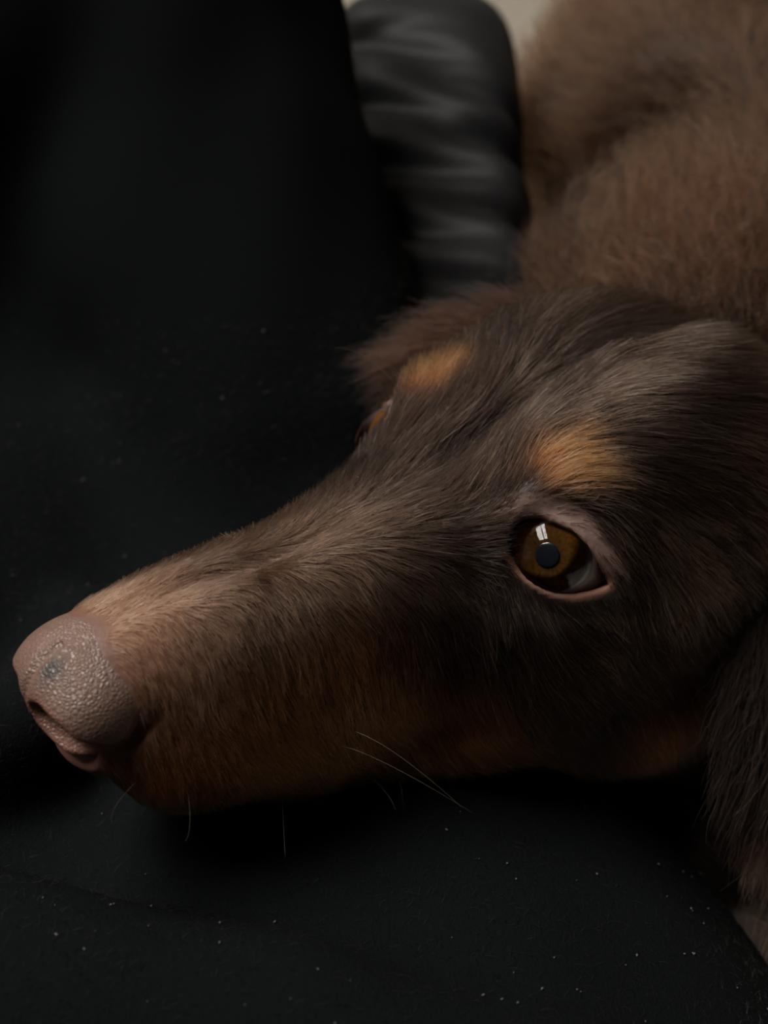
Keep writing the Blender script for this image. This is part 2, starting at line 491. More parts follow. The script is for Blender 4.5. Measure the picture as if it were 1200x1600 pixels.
# eye materials
M['sclera'] = plain('sclera', (0.12, 0.078, 0.070), 0.3, 0.3, 0.05, (0.17, 0.12, 0.11), scale=300)
M['pupil'] = plain('pupil', (0.004, 0.006, 0.009), 0.2, 0.5, scale=50)
m, nt, b = new_mat('iris'); M['iris'] = m
tc = N(nt, 'ShaderNodeTexCoord')
sx = N(nt, 'ShaderNodeSeparateXYZ'); nt.links.new(tc.outputs['Object'], sx.inputs[0])
rad = N(nt, 'ShaderNodeMath', operation='LENGTH' if False else 'MULTIPLY')
ln = N(nt, 'ShaderNodeVectorMath', operation='LENGTH')
cx = N(nt, 'ShaderNodeCombineXYZ'); nt.links.new(sx.outputs[0], cx.inputs[0]); nt.links.new(sx.outputs[1], cx.inputs[1])
nt.links.new(cx.outputs[0], ln.inputs[0])
nv = N(nt, 'ShaderNodeVectorMath', operation='NORMALIZE'); nt.links.new(cx.outputs[0], nv.inputs[0])
fib = N(nt, 'ShaderNodeTexNoise'); fib.inputs['Scale'].default_value = 9; fib.inputs['Detail'].default_value = 6; fib.inputs['Roughness'].default_value = 0.65
cf = N(nt, 'ShaderNodeVectorMath', operation='ADD')
rz = N(nt, 'ShaderNodeCombineXYZ'); nt.links.new(ln.outputs['Value'], rz.inputs[2])
sc_ = N(nt, 'ShaderNodeVectorMath', operation='SCALE'); sc_.inputs['Scale'].default_value = 120.0
nt.links.new(rz.outputs[0], sc_.inputs[0])
nt.links.new(nv.outputs[0], cf.inputs[0]); nt.links.new(sc_.outputs[0], cf.inputs[1])
nt.links.new(cf.outputs[0], fib.inputs['Vector'])
rr = N(nt, 'ShaderNodeMapRange'); rr.inputs['From Min'].default_value = 0.0018; rr.inputs['From Max'].default_value = 0.0076
nt.links.new(ln.outputs['Value'], rr.inputs['Value'])
cr = N(nt, 'ShaderNodeValToRGB')
el = cr.color_ramp.elements
el[0].position = 0.0; el[0].color = (0.035, 0.016, 0.005, 1)
el[1].position = 1.0; el[1].color = (0.012, 0.006, 0.004, 1)
e = el.new(0.45); e.color = (0.065, 0.028, 0.006, 1)
e = el.new(0.80); e.color = (0.15, 0.056, 0.009, 1)
nt.links.new(rr.outputs['Result'], cr.inputs['Fac'])
mx = N(nt, 'ShaderNodeMix', data_type='RGBA', blend_type='MULTIPLY'); mx.inputs['Factor'].default_value = 1.0
mr = N(nt, 'ShaderNodeMapRange'); mr.inputs['From Min'].default_value = 0.3; mr.inputs['From Max'].default_value = 0.7; mr.inputs['To Min'].default_value = 0.35; mr.inputs['To Max'].default_value = 1.5
nt.links.new(fib.outputs['Fac'], mr.inputs['Value'])
nt.links.new(cr.outputs['Color'], mx.inputs['A']); nt.links.new(mr.outputs['Result'], mx.inputs['B'])
nt.links.new(mx.outputs['Result'], b.inputs['Base Color'])
b.inputs['Roughness'].default_value = 0.8
b.inputs['Specular IOR Level'].default_value = 0.0
def clear_shell(name, ior):
    m = bpy.data.materials.new(name); m.use_nodes = True
    nt = m.node_tree; nt.nodes.clear()
    out = N(nt, 'ShaderNodeOutputMaterial'); mix = N(nt, 'ShaderNodeMixShader')
    fr = N(nt, 'ShaderNodeFresnel'); fr.inputs['IOR'].default_value = ior
    tr = N(nt, 'ShaderNodeBsdfTransparent'); gl = N(nt, 'ShaderNodeBsdfGlossy'); gl.inputs['Roughness'].default_value = 0.01
    nt.links.new(fr.outputs[0], mix.inputs[0]); nt.links.new(tr.outputs[0], mix.inputs[1]); nt.links.new(gl.outputs[0], mix.inputs[2])
    nt.links.new(mix.outputs[0], out.inputs['Surface'])
    return m
M['cornea'] = clear_shell('cornea', 1.38)
M['pane'] = clear_shell('window_glass', 1.45)

# ------------------------------------------------------------------ the room
def box_mesh(name, lo, hi, bevel=0.0):
    import bmesh
    bm = bmesh.new()
    bmesh.ops.create_cube(bm, size=1.0)
    for v in bm.verts:
        v.co = [lo[i] + (v.co[i] + 0.5) * (hi[i] - lo[i]) for i in range(3)]
    if bevel > 0:
        bmesh.ops.bevel(bm, geom=bm.edges[:], offset=bevel, segments=4, profile=0.6, affect='EDGES')
    me = bpy.data.meshes.new(name); bm.to_mesh(me); bm.free()
    return me
def boxo(name, lo, hi, mat, parent=None, bevel=0.0):
    return link(name, box_mesh(name, lo, hi, bevel), mat, parent, smooth=bevel > 0)

X0, X1, Y0, Y1, ZC = -2.00, 3.20, -3.20, 2.20, 2.50
tag(boxo('floor', (X0 - .1, Y0 - .1, -.1), (X1 + .1, Y1 + .1, 0), M['floor']), kind='structure')
tag(boxo('wall_left', (X0 - .1, Y0, 0), (X0, Y1, ZC), M['wall']), kind='structure')
tag(boxo('wall_back', (X0 - .1, Y1, 0), (X1 + .1, Y1 + .1, ZC), M['wall']), kind='structure')
tag(boxo('wall_front', (X0 - .1, Y0 - .1, 0), (X1 + .1, Y0, ZC), M['wall']), kind='structure')
tag(boxo('wall_right', (X1, Y0, 0), (X1 + .1, Y1, ZC), M['wall']), kind='structure')
wx0, wx1 = WIN_C[0] - WIN_W / 2, WIN_C[0] + WIN_W / 2
wy0, wy1 = WIN_C[1] - WIN_H / 2, WIN_C[1] + WIN_H / 2
import bmesh
bm = bmesh.new()
for lo, hi in (((X0 - .1, Y0 - .1, ZC), (wx0, Y1 + .1, ZC + .1)), ((wx1, Y0 - .1, ZC), (X1 + .1, Y1 + .1, ZC + .1)),
               ((wx0, Y0 - .1, ZC), (wx1, wy0, ZC + .1)), ((wx0, wy1, ZC), (wx1, Y1 + .1, ZC + .1))):
    r = bmesh.ops.create_cube(bm, size=1.0)
    for v in r['verts']: v.co = [lo[i] + (v.co[i] + 0.5) * (hi[i] - lo[i]) for i in range(3)]
me = bpy.data.meshes.new('ceiling'); bm.to_mesh(me); bm.free()
tag(link('ceiling', me, M['ceiling'], smooth=False), kind='structure')
win = empty('window_1', (WIN_C[0], WIN_C[1], ZC)); tag(win, kind='structure')
fw = 0.05; xm = wx0 + 0.62 * WIN_W
for nm, lo, hi in (('window_frame', (wx0, wy0, ZC + .02), (wx0 + fw, wy1, ZC + .08)), ('window_frame', (wx1 - fw, wy0, ZC + .02), (wx1, wy1, ZC + .08)),
                   ('window_frame', (wx0, wy0, ZC + .02), (wx1, wy0 + fw, ZC + .08)), ('window_frame', (wx0, wy1 - fw, ZC + .02), (wx1, wy1, ZC + .08)),
                   ('mullion', (xm - .03, wy0, ZC + .03), (xm + .03, wy1, ZC + .07))):
    boxo(nm, lo, hi, M['white_paint'], win, 0.004)
for a, c in ((wx0 + fw, xm - .03), (xm + .03, wx1 - fw)):
    boxo('pane', (a, wy0 + fw, ZC + .048), (c, wy1 - fw, ZC + .052), M['pane'], win)

# ------------------------------------------------------------------ sofa
sofa = empty('sofa', (0.25, 0.1, 0.0))
tag(sofa, 'cream upholstered sofa under the dog and the black-clad legs', 'sofa')
boxo('seat', (-0.78, -0.66, 0.20), (1.45, 0.64, 0.45), M['sofa'], sofa, 0.05)
boxo('backrest', (-0.78, 0.60, 0.20), (1.45, 0.86, 0.88), M['sofa'], sofa, 0.07)
boxo('armrest', (-0.95, -0.66, 0.16), (-0.76, 0.84, 0.62), M['sofa'], sofa, 0.05)
boxo('armrest', (1.43, -0.66, 0.16), (1.62, 0.84, 0.62), M['sofa'], sofa, 0.05)
for x in (-0.88, 1.55):
    for y in (-0.6, 0.78):
        boxo('leg', (x - .03, y - .03, 0.0), (x + .03, y + .03, 0.17), M['dark_wood'], sofa, 0.008)

# ------------------------------------------------------------------ the person: black trousers
person = empty('person', W((-6, -20, -14)))
tag(person, 'person in black trousers, one leg flat under the dog\'s chin, other knee raised', 'person')
def lap_sdf(P): return smax(trouser_sdf(P), -(dog_sdf((P @ HM.T.astype(P.dtype))) - 0.02), 0.25)
V, Q = surface_nets(lap_sdf, axis([(-34, -18, 1.0), (-18, 8, 0.35), (8, 20, 1.0)]), axis([(-60, -16, 1.4), (-16, 22, 0.35), (22, 36, 0.7)]), axis([(-18, -12, 0.8), (-12, 10, 0.35), (10, 26, 0.7)]))
V[:, 2] = np.maximum(V[:, 2], -13.9)
trousers = link('trousers', mesh_cm('trousers', V, Q), M['trousers'], person)
LAP_V, LAP_Q = V, Q

# ------------------------------------------------------------------ wrinkled satin cushion
def bolster_sdf(P):
    d = smax(cushion_sdf(P), -(trouser_sdf(P) - 0.03), 0.3)
    return smax(d, -(dog_sdf((P @ HM.T.astype(P.dtype))) - 0.03), 0.3)
V, Q = surface_nets(bolster_sdf, axis([(-7, 7, 0.16)]), axis([(5, 37, 0.2)]), axis([(-15, 6, 0.2)]))
V[:, 2] = np.maximum(V[:, 2], -13.9)
cushion = link('bolster_cushion', mesh_cm('bolster_cushion', V, Q), M['satin'])
tag(cushion, 'black satiny bolster cushion with crosswise wrinkles between raised leg and dog', 'cushion')

# ------------------------------------------------------------------ the dog
def sstep(a, b, x):
    t = np.clip((x - a) / (b - a), 0, 1); return t * t * (3 - 2 * t)
def blob(P, c, r):
    q = P - np.asarray(c); q = q / np.asarray(r); return np.exp(-(q * q).sum(1))
_nk = rng.normal(size=(12, 3)); _np = rng.uniform(0, 6.28, 12)
def noise(P, freq, o=0):
    s = 0
    for j in range(6):
        s = s + np.sin((P @ _nk[(j + o) % 12]) * freq * (1 + 0.35 * j) + _np[(j + 2 * o) % 12]) / (1 + 0.25 * j)
    return s / 3.0                                            # about -1..1

DARK = np.array([0.021, 0.0115, 0.0076]); TAN = np.array([0.30, 0.110, 0.036]); RED = np.array([0.165, 0.061, 0.024])
TOP = np.array([0.105, 0.058, 0.036]); NOSETAN = np.array([0.30, 0.145, 0.085]); BODY = np.array([0.054, 0.026, 0.0135]); GREY = np.array([0.40, 0.285, 0.20])
def lerp(a, b, w): return a * (1 - w[:, None]) + b * w[:, None]

def coat(P):
    """the coat's own colouring at head coordinates P: base colour and share of pale grizzled hairs"""
    A = P.copy(); A[:, 1] = np.abs(A[:, 1])
    x, y, z = A[:, 0], A[:, 1], A[:, 2]
    c = np.tile(DARK, (len(P), 1))
    w = sstep(-7.0, -11.0, x + 0.25 * noise(P, 0.6)); c = lerp(c, BODY, w)
    n1 = noise(P, 0.9, 1)
    c = lerp(c, np.array([0.17, 0.13, 0.10]), sstep(-8.0, -10.5, z) * sstep(-9.0, -5.0, x))                     # lower foreleg
    w = sstep(1.0, 4.4, x - 0.55 * (z + 2.0) + 0.35 * n1) * sstep(0.9, -0.6, z); c = lerp(c, RED, w)      # muzzle side
    w = sstep(1.2, 4.2, x + 0.3 * n1) * sstep(-0.7, 0.25, z); c = lerp(c, TOP, w * 0.85)                    # bridge
    w = sstep(5.6, 7.6, x + 0.3 * n1); c = lerp(c, NOSETAN, w * sstep(-1.8, 0.4, z))                         # paler by the nose
    w = sstep(-1.2, -3.0, z - 0.10 * (x - 4.0)) * sstep(0.6, 4.0, x); c = lerp(c, TAN * 1.3, w)                                # tan lips and chin, brightened to stand in for fill light
    w = sstep(-4.0, -4.6, z) * sstep(-0.6, 0.4, x) * sstep(4.0, 2.0, y); c = lerp(c, TAN, w)
    c = lerp(c, TAN * 0.65, blob(A, (-1.95, 4.1, -4.4), (0.75, 1.2, 1.1)) * 0.9)                                    # cheek mark
    w = np.maximum(blob(A, (-0.62, 1.74, 1.55), (0.48, 0.34, 0.34)), blob(A, (-0.55, 2.10, 1.42), (0.42, 0.32, 0.30)))
    c = lerp(c, TAN * 0.95, np.clip(w * 1.35, 0, 1))                                                         # brow spots
    g = 0.09 + 0.07 * n1
    g = g + 0.40 * sstep(0.1, 0.7, noise(P, 1.25, 3)) * sstep(2.5, -0.2, x) * sstep(-2.6, 0.2, z)
    g = g + 0.22 * blob(A, (-3.65, 2.9, 1.43), (0.7, 0.7, 0.5)) + 0.40 * blob(A, (-2.2, 3.9, -0.6), (0.9, 0.8, 0.6)) + 0.35 * blob(A, (-2.0, 3.4, 0.4), (0.9, 0.7, 0.6)) + 0.3 * blob(A, (-0.5, 3.1, 0.9), (0.7, 0.5, 0.5))
    g = np.clip(g * (1 - 0.8 * np.clip(w * 1.3, 0, 1)), 0.03, 0.75)
    return c, g

def bare(P):
    """0..1: skin that shows (lids, lip under the nose)"""
    u, v, w, q = eye_uvw(P)
    sd = poly_sd(u / EYE_R, v / EYE_R, LID) * EYE_R
    front = sstep(-0.2, 0.3, w)
    rim = sstep(0.17, 0.09, sd) * front * (0.35 + 0.65 * sstep(0.25, -0.15, v + 0.5 * u))
    lid = sstep(0.62, 0.30, sd) * front * sstep(0.0, 0.45, v + 0.45 * u)
    lip = np.zeros(len(P))
    A = P.copy(); A[:, 1] = np.abs(A[:, 1])
    lip = sstep(1.15, 0.85, np.sqrt((((A - np.array([8.60, 0.35, -1.28])) / np.array([0.50, 0.84, 0.40])) ** 2).sum(1)))
    nose = sstep(0.05, 0.0, nose_sdf(P.astype(np.float32)))
    return np.clip(rim, 0, 1), np.clip(lid, 0, 1), lip, nose

dog = empty('dog', W((6, 12, -14)))
tag(dog, 'chocolate and tan long-haired dachshund resting its chin on the black trousers', 'dog')
V, Q = surface_nets(dog_sdf, axis([(-50, -9, 0.55), (-9, -4, 0.22), (-4, 2.2, 0.07), (2.2, 9.4, 0.10)]),
                    axis([(-44, -6, 0.6), (-6, -3.6, 0.2), (-3.6, 0.8, 0.10), (0.8, 4.4, 0.07), (4.4, 12, 0.35)]),
                    axis([(-14.5, -7, 0.4), (-7, -2.4, 0.12), (-2.4, 1.6, 0.07), (1.6, 3.4, 0.11), (3.4, 9, 0.5)]))
V[:, 2] = np.maximum(V[:, 2], -13.9)
DV, DQ = V.astype(np.float64), Q
DN = grad(dog_sdf, V).astype(np.float64)
body_me = mesh_cm('body', to_world(V), Q)
c, g = coat(DV)
rim, lid, lip, nose_w = bare(DV)
c = c * 0.55
c = lerp(c, np.array([0.20, 0.130, 0.115]), lid * 0.9)
c = lerp(c, np.array([0.20, 0.10, 0.070]), rim)
c = lerp(c, np.array([0.21, 0.098, 0.074]), lip)
c = lerp(c, np.array([0.14, 0.070, 0.050]), nose_w)
a = body_me.attributes.new('coat', 'FLOAT_COLOR', 'POINT')
a.data.foreach_set('color', np.c_[c, np.ones(len(c))].astype(np.float32).ravel())
body = link('body', body_me, M['skin'], dog)

# nose leather
V, Q = surface_nets(nose_sdf, axis([(6.9, 9.6, 0.035)]), axis([(-1.6, 1.6, 0.035)]), axis([(-1.7, 1.1, 0.035)]))
me = mesh_cm('nose', to_world(V), Q)
A = V.astype(np.float64).copy(); A[:, 1] = np.abs(A[:, 1])
c = np.tile(np.array([0.170, 0.102, 0.078]), (len(V), 1))
c = lerp(c, np.array([0.05, 0.042, 0.038]), np.clip(blob(V.astype(float), (8.78, 0.30, 0.45), (0.22, 0.20, 0.25)) * 1.3, 0, 1))
ins = sstep(0.22, 0.02, chain(A, NOSTRIL, NOSTRIL_R))
c = lerp(c, np.array([0.24, 0.11, 0.08]), ins * 0.8)
a = me.attributes.new('coat', 'FLOAT_COLOR', 'POINT'); a.data.foreach_set('color', np.c_[c, np.ones(len(c))].astype(np.float32).ravel())
nose = link('nose', me, M['nose'], dog); nose['label'] = 'pebbled liver-brown nose with a small dark spot'

# eyes: eyeball with a flat iris behind a clear cornea
def cap_mesh(name, prof, seg=64):
    """surface of revolution about +Z from (radius, height) rows in cm, local space in metres"""
    vs, fs = [], []
    for (r, h) in prof:
        for k in range(seg):
            t = 2 * math.pi * k / seg
            vs.append((r * math.cos(t) * S, r * math.sin(t) * S, h * S))
    for i in range(len(prof) - 1):
        for k in range(seg):
            k2 = (k + 1) % seg
            fs.append((i * seg + k, i * seg + k2, (i + 1) * seg + k2, (i + 1) * seg + k))
    me = bpy.data.meshes.new(name); me.from_pydata(vs, [], fs); me.update()
    return me
T0 = math.radians(42.5); RE = EYE_R
pr_ball = [(max(RE * math.sin(t), 1e-4), RE * math.cos(t)) for t in np.linspace(math.pi, T0, 40)] + [(RE * math.sin(T0) * 0.96, RE * math.cos(T0) - 0.03)]
ri = RE * math.sin(T0) * 0.985; zi = RE * math.cos(T0) - 0.015
pr_iris = [(ri, zi)] + [(ri * f, zi + 0.07 * (1 - f)) for f in (0.8, 0.6, 0.4)] + [(0.0001, zi + 0.03)]
pr_pup = [(0.225 * math.cos(a), zi + 0.075 + 0.02 * math.sin(a)) for a in np.linspace(0, math.pi / 2 - 1e-3, 6)]
pr_corn = []
for f in np.linspace(1.0, 0.0, 22):
    t = (T0 + math.radians(7)) * f
    bulge = 0.11 * (1 - f * f) ** 1.0
    pr_corn.append((max((RE + 0.006 + bulge) * math.sin(t), 1e-4), (RE + 0.006 + bulge) * math.cos(t)))
ball_me, iris_me, pup_me, corn_me = (cap_mesh(n, p) for n, p in (('eye', pr_ball), ('iris', pr_iris), ('pupil', pr_pup), ('cornea', pr_corn)))
for side in (1, -1):
    gz = EYE_A * 1.0 - EYE_X * 0.26 + EYE_Y * 0.02
    gz = gz * np.array([1, side, 1]); gz /= np.linalg.norm(gz)
    cc = EYE_C * np.array([1, side, 1])
    if side < 0: gz = gz * np.array([1.15, 1, 0.7]); gz /= np.linalg.norm(gz)
    loc = W(to_world(cc)); rot = Vector(to_world(gz)).to_track_quat('Z', 'Y')
    Mx = Matrix.Translation(loc) @ rot.to_matrix().to_4x4()
    eb = link('eye', ball_me if side > 0 else ball_me.copy(), M['sclera'] if side > 0 else None)
    eb.parent = dog; eb.matrix_parent_inverse = Matrix.Translation(-dog.location); eb.matrix_basis = Mx
    eb['label'] = 'amber-brown eye looking at the camera' if side > 0 else 'far eye seen edge-on'
    for nm, me_, mt in (('iris', iris_me, M['iris']), ('pupil', pup_me, M['pupil']), ('cornea', corn_me, M['cornea'])):
        o = link(nm, me_, mt if side > 0 else None)
        o.parent = eb

# ---- fur
GUIDES = np.array([
    (7.13, -0.17, 0.66, -1.0, 0.06, -0.0), (5.39, -0.02, 0.47, -0.77, 0.62, -0.14), (4.94, 0.31, 0.54, 0.16, 0.93, 0.32),
    (5.06, 1.45, -0.14, 0.17, 0.55, -0.81), (6.83, 1.32, 0.01, 0.11, 0.52, -0.85), (3.33, 1.86, -0.76, 0.08, 0.33, -0.94),
    (2.19, 2.28, -1.07, -0.07, 0.37, -0.93), (5.58, 2.08, -2.06, -0.34, -0.04, -0.94), (2.56, 1.22, 0.35, -0.7, 0.63, -0.33),
    (1.89, 1.1, 0.56, -0.81, 0.57, -0.16), (1.09, 1.59, 0.56, -0.69, 0.69, 0.23), (1.17, 2.46, -0.41, 0.25, 0.57, -0.78),
    (0.79, 2.93, -0.66, -0.06, 0.73, -0.69), (0.18, 3.53, -1.25, -0.57, 0.38, -0.73), (-0.84, 3.88, -1.54, -0.54, 0.22, -0.81),
    (-0.77, 1.69, 1.62, -0.77, 0.62, 0.14), (0.11, 1.48, 1.3, -0.85, -0.3, 0.45), (-1.15, 2.32, 1.52, -0.75, 0.64, -0.19),
    (-1.1, -0.85, 1.73, -0.78, -0.48, 0.39), (0.19, -1.26, 1.25, -0.86, -0.2, 0.47), (0.39, -0.01, 0.93, -0.95, -0.26, 0.19),
    (-1.23, -0.02, 1.34, -0.95, 0.1, 0.29), (-2.18, -0.15, 1.68, -0.98, 0.07, 0.2), (-3.53, 0.24, 1.99, -0.24, 0.89, 0.39),
    (-2.47, 2.11, 1.9, -0.77, 0.62, -0.15), (-3.21, 2.78, 1.54, -0.73, 0.52, -0.45), (-2.21, 3.39, 0.53, -0.57, 0.47, -0.67),
    (-2.77, 3.81, -0.21, -0.49, 0.34, -0.8), (-1.3, 3.51, 0.13, -0.27, 0.42, -0.86), (-0.99, 3.05, 0.85, -0.37, 0.61, -0.7),
    (-2.03, 3.98, -0.98, -0.23, 0.27, -0.93), (-1.15, 3.78, -0.68, -0.06, 0.28, -0.96), (-0.47, 3.84, -2.17, -0.57, 0.21, -0.79),
    (-1.35, 4.08, -3.67, -0.4, -0.0, -0.92), (-1.65, -1.31, 1.93, -0.78, -0.61, 0.16), (-3.01, -1.1, 2.18, -0.98, -0.2, 0.09),
    (-0.18, -2.15, 1.31, -0.72, -0.69, 0.01), (-0.32, -2.95, 0.44, 0.43, 0.57, 0.7), (1.03, -1.3, 0.73, -0.86, -0.1, 0.5),
    (1.82, -0.86, 0.68, -0.91, -0.42, 0.0), (3.71, -0.55, 0.54, -0.95, -0.3, -0.02), (5.05, -0.57, 0.55, -0.94, -0.31, -0.13),
    (6.41, -0.39, 0.66, -1.0, 0.0, -0.04), (7.66, -0.29, 0.63, -0.98, 0.18, 0.1), (6.18, 0.29, 0.63, -0.9, 0.44, -0.01),
    (3.79, 0.59, 0.53, -0.57, 0.8, -0.19), (2.96, 0.41, 0.62, -0.83, 0.56, 0.1), (2.04, 0.53, 0.72, -0.97, 0.24, 0.1),
    (4.71, 0.96, 0.35, 0.11, 0.83, -0.55), (6.99, 0.65, 0.59, -0.0, 0.92, -0.4), (6.86, 1.01, 0.36, 0.03, 0.75, -0.66),
    (7.14, 1.69, -0.95, -0.19, 0.45, -0.87), (8.01, 1.41, -1.54, -0.1, 0.23, -0.97), (6.83, 2.0, -2.26, -0.29, -0.18, -0.94),
    (3.4, 1.95, -3.55, -0.49, 0.02, -0.87), (1.67, 2.74, -3.62, -0.74, 0.25, -0.63), (1.79, 2.78, -2.18, -0.26, 0.24, -0.93),
    (0.74, 3.42, -2.62, -0.48, 0.22, -0.85), (-0.08, 2.34, 0.91, -0.82, 0.52, 0.21), (-0.53, 3.17, 0.41, -0.3, 0.62, -0.73),
    (3.37, 1.16, 0.26, -0.14, 0.79, -0.6), (2.29, 1.62, 0.04, 0.08, 0.62, -0.78), (4.49, 1.91, -1.3, -0.08, 0.2, -0.98),
    (5.9, 1.71, -0.65, 0.01, 0.43, -0.9), (5.82, 1.1, 0.29, 0.22, 0.74, -0.64), (-4.75, 2.19, 1.85, -0.81, 0.43, -0.39),
    (-3.91, 3.46, 0.61, -0.65, 0.35, -0.68), (-1.53, 1.38, 1.89, -0.8, 0.57, 0.17), (0.95, 1.05, 0.84, -0.9, -0.04, 0.43),
    (0.54, 1.45, 1.04, -0.73, -0.43, 0.53), (1.2, 0.8, 0.81, -0.97, 0.1, 0.23), (-0.5, 2.53, 1.19, -0.67, 0.69, -0.28),
])

_m = GUIDES[:, 1] > 0.9
_mir = GUIDES[_m] * np.array([1, -1, 1, 1, -1, 1])
GW = np.r_[np.ones(len(GUIDES)), np.full(len(_mir), 0.35)]
GALL = np.r_[GUIDES, _mir]

def flow(P, Nn):
    """direction the coat lies in, tangent to the skin"""
    out = np.zeros_like(P)
    for s0 in range(0, len(P), 20000):
        p = P[s0:s0 + 20000]
        d2 = ((p[:, None, :] - GALL[None, :, :3]) ** 2).sum(2)
        w = GW / (d2 ** 1.5 + 0.02) * np.exp(-d2 / 6.0)
        base = np.stack([-np.ones(len(p)), 0.25 * np.sign(p[:, 1]), -0.35 * np.ones(len(p))], 1)
        out[s0:s0 + 20000] = w @ GALL[:, 3:] + base * 0.015
    out -= Nn * (out * Nn).sum(1, keepdims=True)
    return out / (np.linalg.norm(out, axis=1, keepdims=True) + 1e-9)

def scatter(V, Q, Nv, dens_f, total=None):
    """random roots on a quad mesh; dens_f gives hairs per square cm at face centres"""
    a, b_, c_, d_ = (V[Q[:, k]] for k in range(4))
    cen = (a + b_ + c_ + d_) / 4
    ar1 = 0.5 * np.linalg.norm(np.cross(b_ - a, c_ - a), axis=1); ar2 = 0.5 * np.linalg.norm(np.cross(c_ - a, d_ - a), axis=1)
    nc = Nv[Q].mean(1)
    lam = dens_f(cen, nc) * (ar1 + ar2)
    n = rng.poisson(lam)
    f = np.repeat(np.arange(len(Q)), n)
    u, v = rng.random(len(f)), rng.random(len(f))
    def bil(X):
        x0, x1, x2, x3 = (X[Q[f, k]] for k in range(4))
        return (x0 * ((1 - u) * (1 - v))[:, None] + x1 * (u * (1 - v))[:, None] + x2 * (u * v)[:, None] + x3 * ((1 - u) * v)[:, None])
    P = bil(V); n_ = bil(Nv); n_ /= np.linalg.norm(n_, axis=1, keepdims=True) + 1e-9
    return P, n_

def grow(P, Nn, T, length, lift0, lift1, npt=6, wave=0.0, clump=0.0, cell=0.3, jitter=0.12):
    n = len(P)
    B = np.cross(Nn, T)
    jit = rng.normal(0, jitter, n)
    T2 = T * np.cos(jit)[:, None] + B * np.sin(jit)[:, None]
    B2 = np.cross(Nn, T2)
    pts = np.zeros((n, npt, 3)); pts[:, 0] = P - Nn * 0.03
    seg = length / (npt - 1)
    l0 = lift0 * rng.uniform(0.7, 1.3, n); l1 = lift1 * rng.uniform(0.6, 1.4, n)
    ph = rng.uniform(0, 6.28, n); sway = rng.normal(0, wave, n)
    for k in range(1, npt):
        t = (k - 0.5) / (npt - 1)
        th = l0 * (1 - t) + l1 * t
        w = sway * np.sin(ph + t * 4.0)
        d = T2 * np.cos(th)[:, None] + Nn * np.sin(th)[:, None] + B2 * w[:, None]
        pts[:, k] = pts[:, k - 1] + d * seg[:, None]
    if clump > 0:
        # neighbouring hairs draw together at the tips
        key = np.floor(P / cell + 0.35 * np.sin(P[:, [1, 2, 0]] * 5.0)).astype(np.int64)
        h = (key[:, 0] + 5000) * 100000000 + (key[:, 1] + 5000) * 10000 + (key[:, 2] + 5000)
        _, inv = np.unique(h, return_inverse=True)
        m = inv.max() + 1; cnt = np.bincount(inv, minlength=m)[:, None]
        for k in range(1, npt):
            mean = np.stack([np.bincount(inv, weights=pts[:, k, j], minlength=m) for j in range(3)], 1) / cnt
            t = k / (npt - 1)
            pts[:, k] += (mean[inv] - pts[:, k]) * (clump * t ** 1.5 * rng.uniform(0.3, 1.0, n))[:, None]
    return pts

def curves(name, pts, rad, colr, parent, mat, kind='stuff', tip=0.25):
    """pts in head cm (n, k, 3); rad (n,) in cm; colr (n, 3)"""
    n, k, _ = pts.shape
    hc = bpy.data.hair_curves.new(name)
    hc.add_curves([k] * n)
    P = to_world(pts.reshape(-1, 3)) * S + BASE
    hc.attributes['position'].data.foreach_set('vector', P.astype(np.float32).ravel())
    r = rad[:, None] * (1 - (1 - tip) * (np.arange(k) / (k - 1)) ** 1.6)[None] * S
    ra = hc.attributes.get('radius') or hc.attributes.new('radius', 'FLOAT', 'POINT')
    ra.data.foreach_set('value', r.astype(np.float32).ravel())
    ca = hc.attributes.new('coat', 'FLOAT_COLOR', 'CURVE')
    ca.data.foreach_set('color', np.c_[colr, np.ones(n)].astype(np.float32).ravel())
    hc.materials.append(mat)
    o = bpy.data.objects.new(name, hc); col.objects.link(o)
    o.parent = parent; o.matrix_parent_inverse = Matrix.Translation(-parent.location)
    if kind: o['kind'] = kind
    return o

CAM_H = to_head(np.array([-1.54, -19.86, 13.48]))
def facing(P, Nn):
    v = CAM_H - P; v /= np.linalg.norm(v, axis=1, keepdims=True)
    return (v * Nn).sum(1)

def head_len(P):
    A = P.copy(); A[:, 1] = np.abs(A[:, 1]); x, y, z = A.T
    L = 0.85 + 0.35 * sstep(-1.0, -4.5, x)
    L = L * (1 - 0.40 * sstep(1.0, 4.5, x)) * (1 - 0.40 * sstep(5.0, 8.0, x))
    L = L * (1 + 0.3 * sstep(-2.5, -4.0, z))
    u, v, w, q = eye_uvw(P)
    sd = poly_sd(u / EYE_R, v / EYE_R, LID) * EYE_R
    return L * (0.40 + 0.60 * sstep(0.15, 1.0, np.where(w > -0.3, sd, 9)))

DENS = 430.0
def head_dens(P, Nn):
    d = DENS * sstep(-10.5, -8.0, P[:, 0]) * (0.2 + 0.8 * sstep(-0.45, -0.1, facing(P, Nn)))
    rim, lid, lip, nw = bare(P)
    u, v, w, q = eye_uvw(P)
    inside = (poly_sd(u / EYE_R, v / EYE_R, LID) < 0.0) & (w > 0)
    d = d * (1 - rim) * (1 - 0.80 * lid) * (1 - lip) * (1 - nw) * (~inside)
    d = d * (1 + 0.8 * sstep(3.0, 6.5, P[:, 0]))
    A = P.copy(); A[:, 1] = np.abs(A[:, 1])
    d = d * sstep(0.02, 0.10, chain(A, NOSTRIL, NOSTRIL_R))
    return d
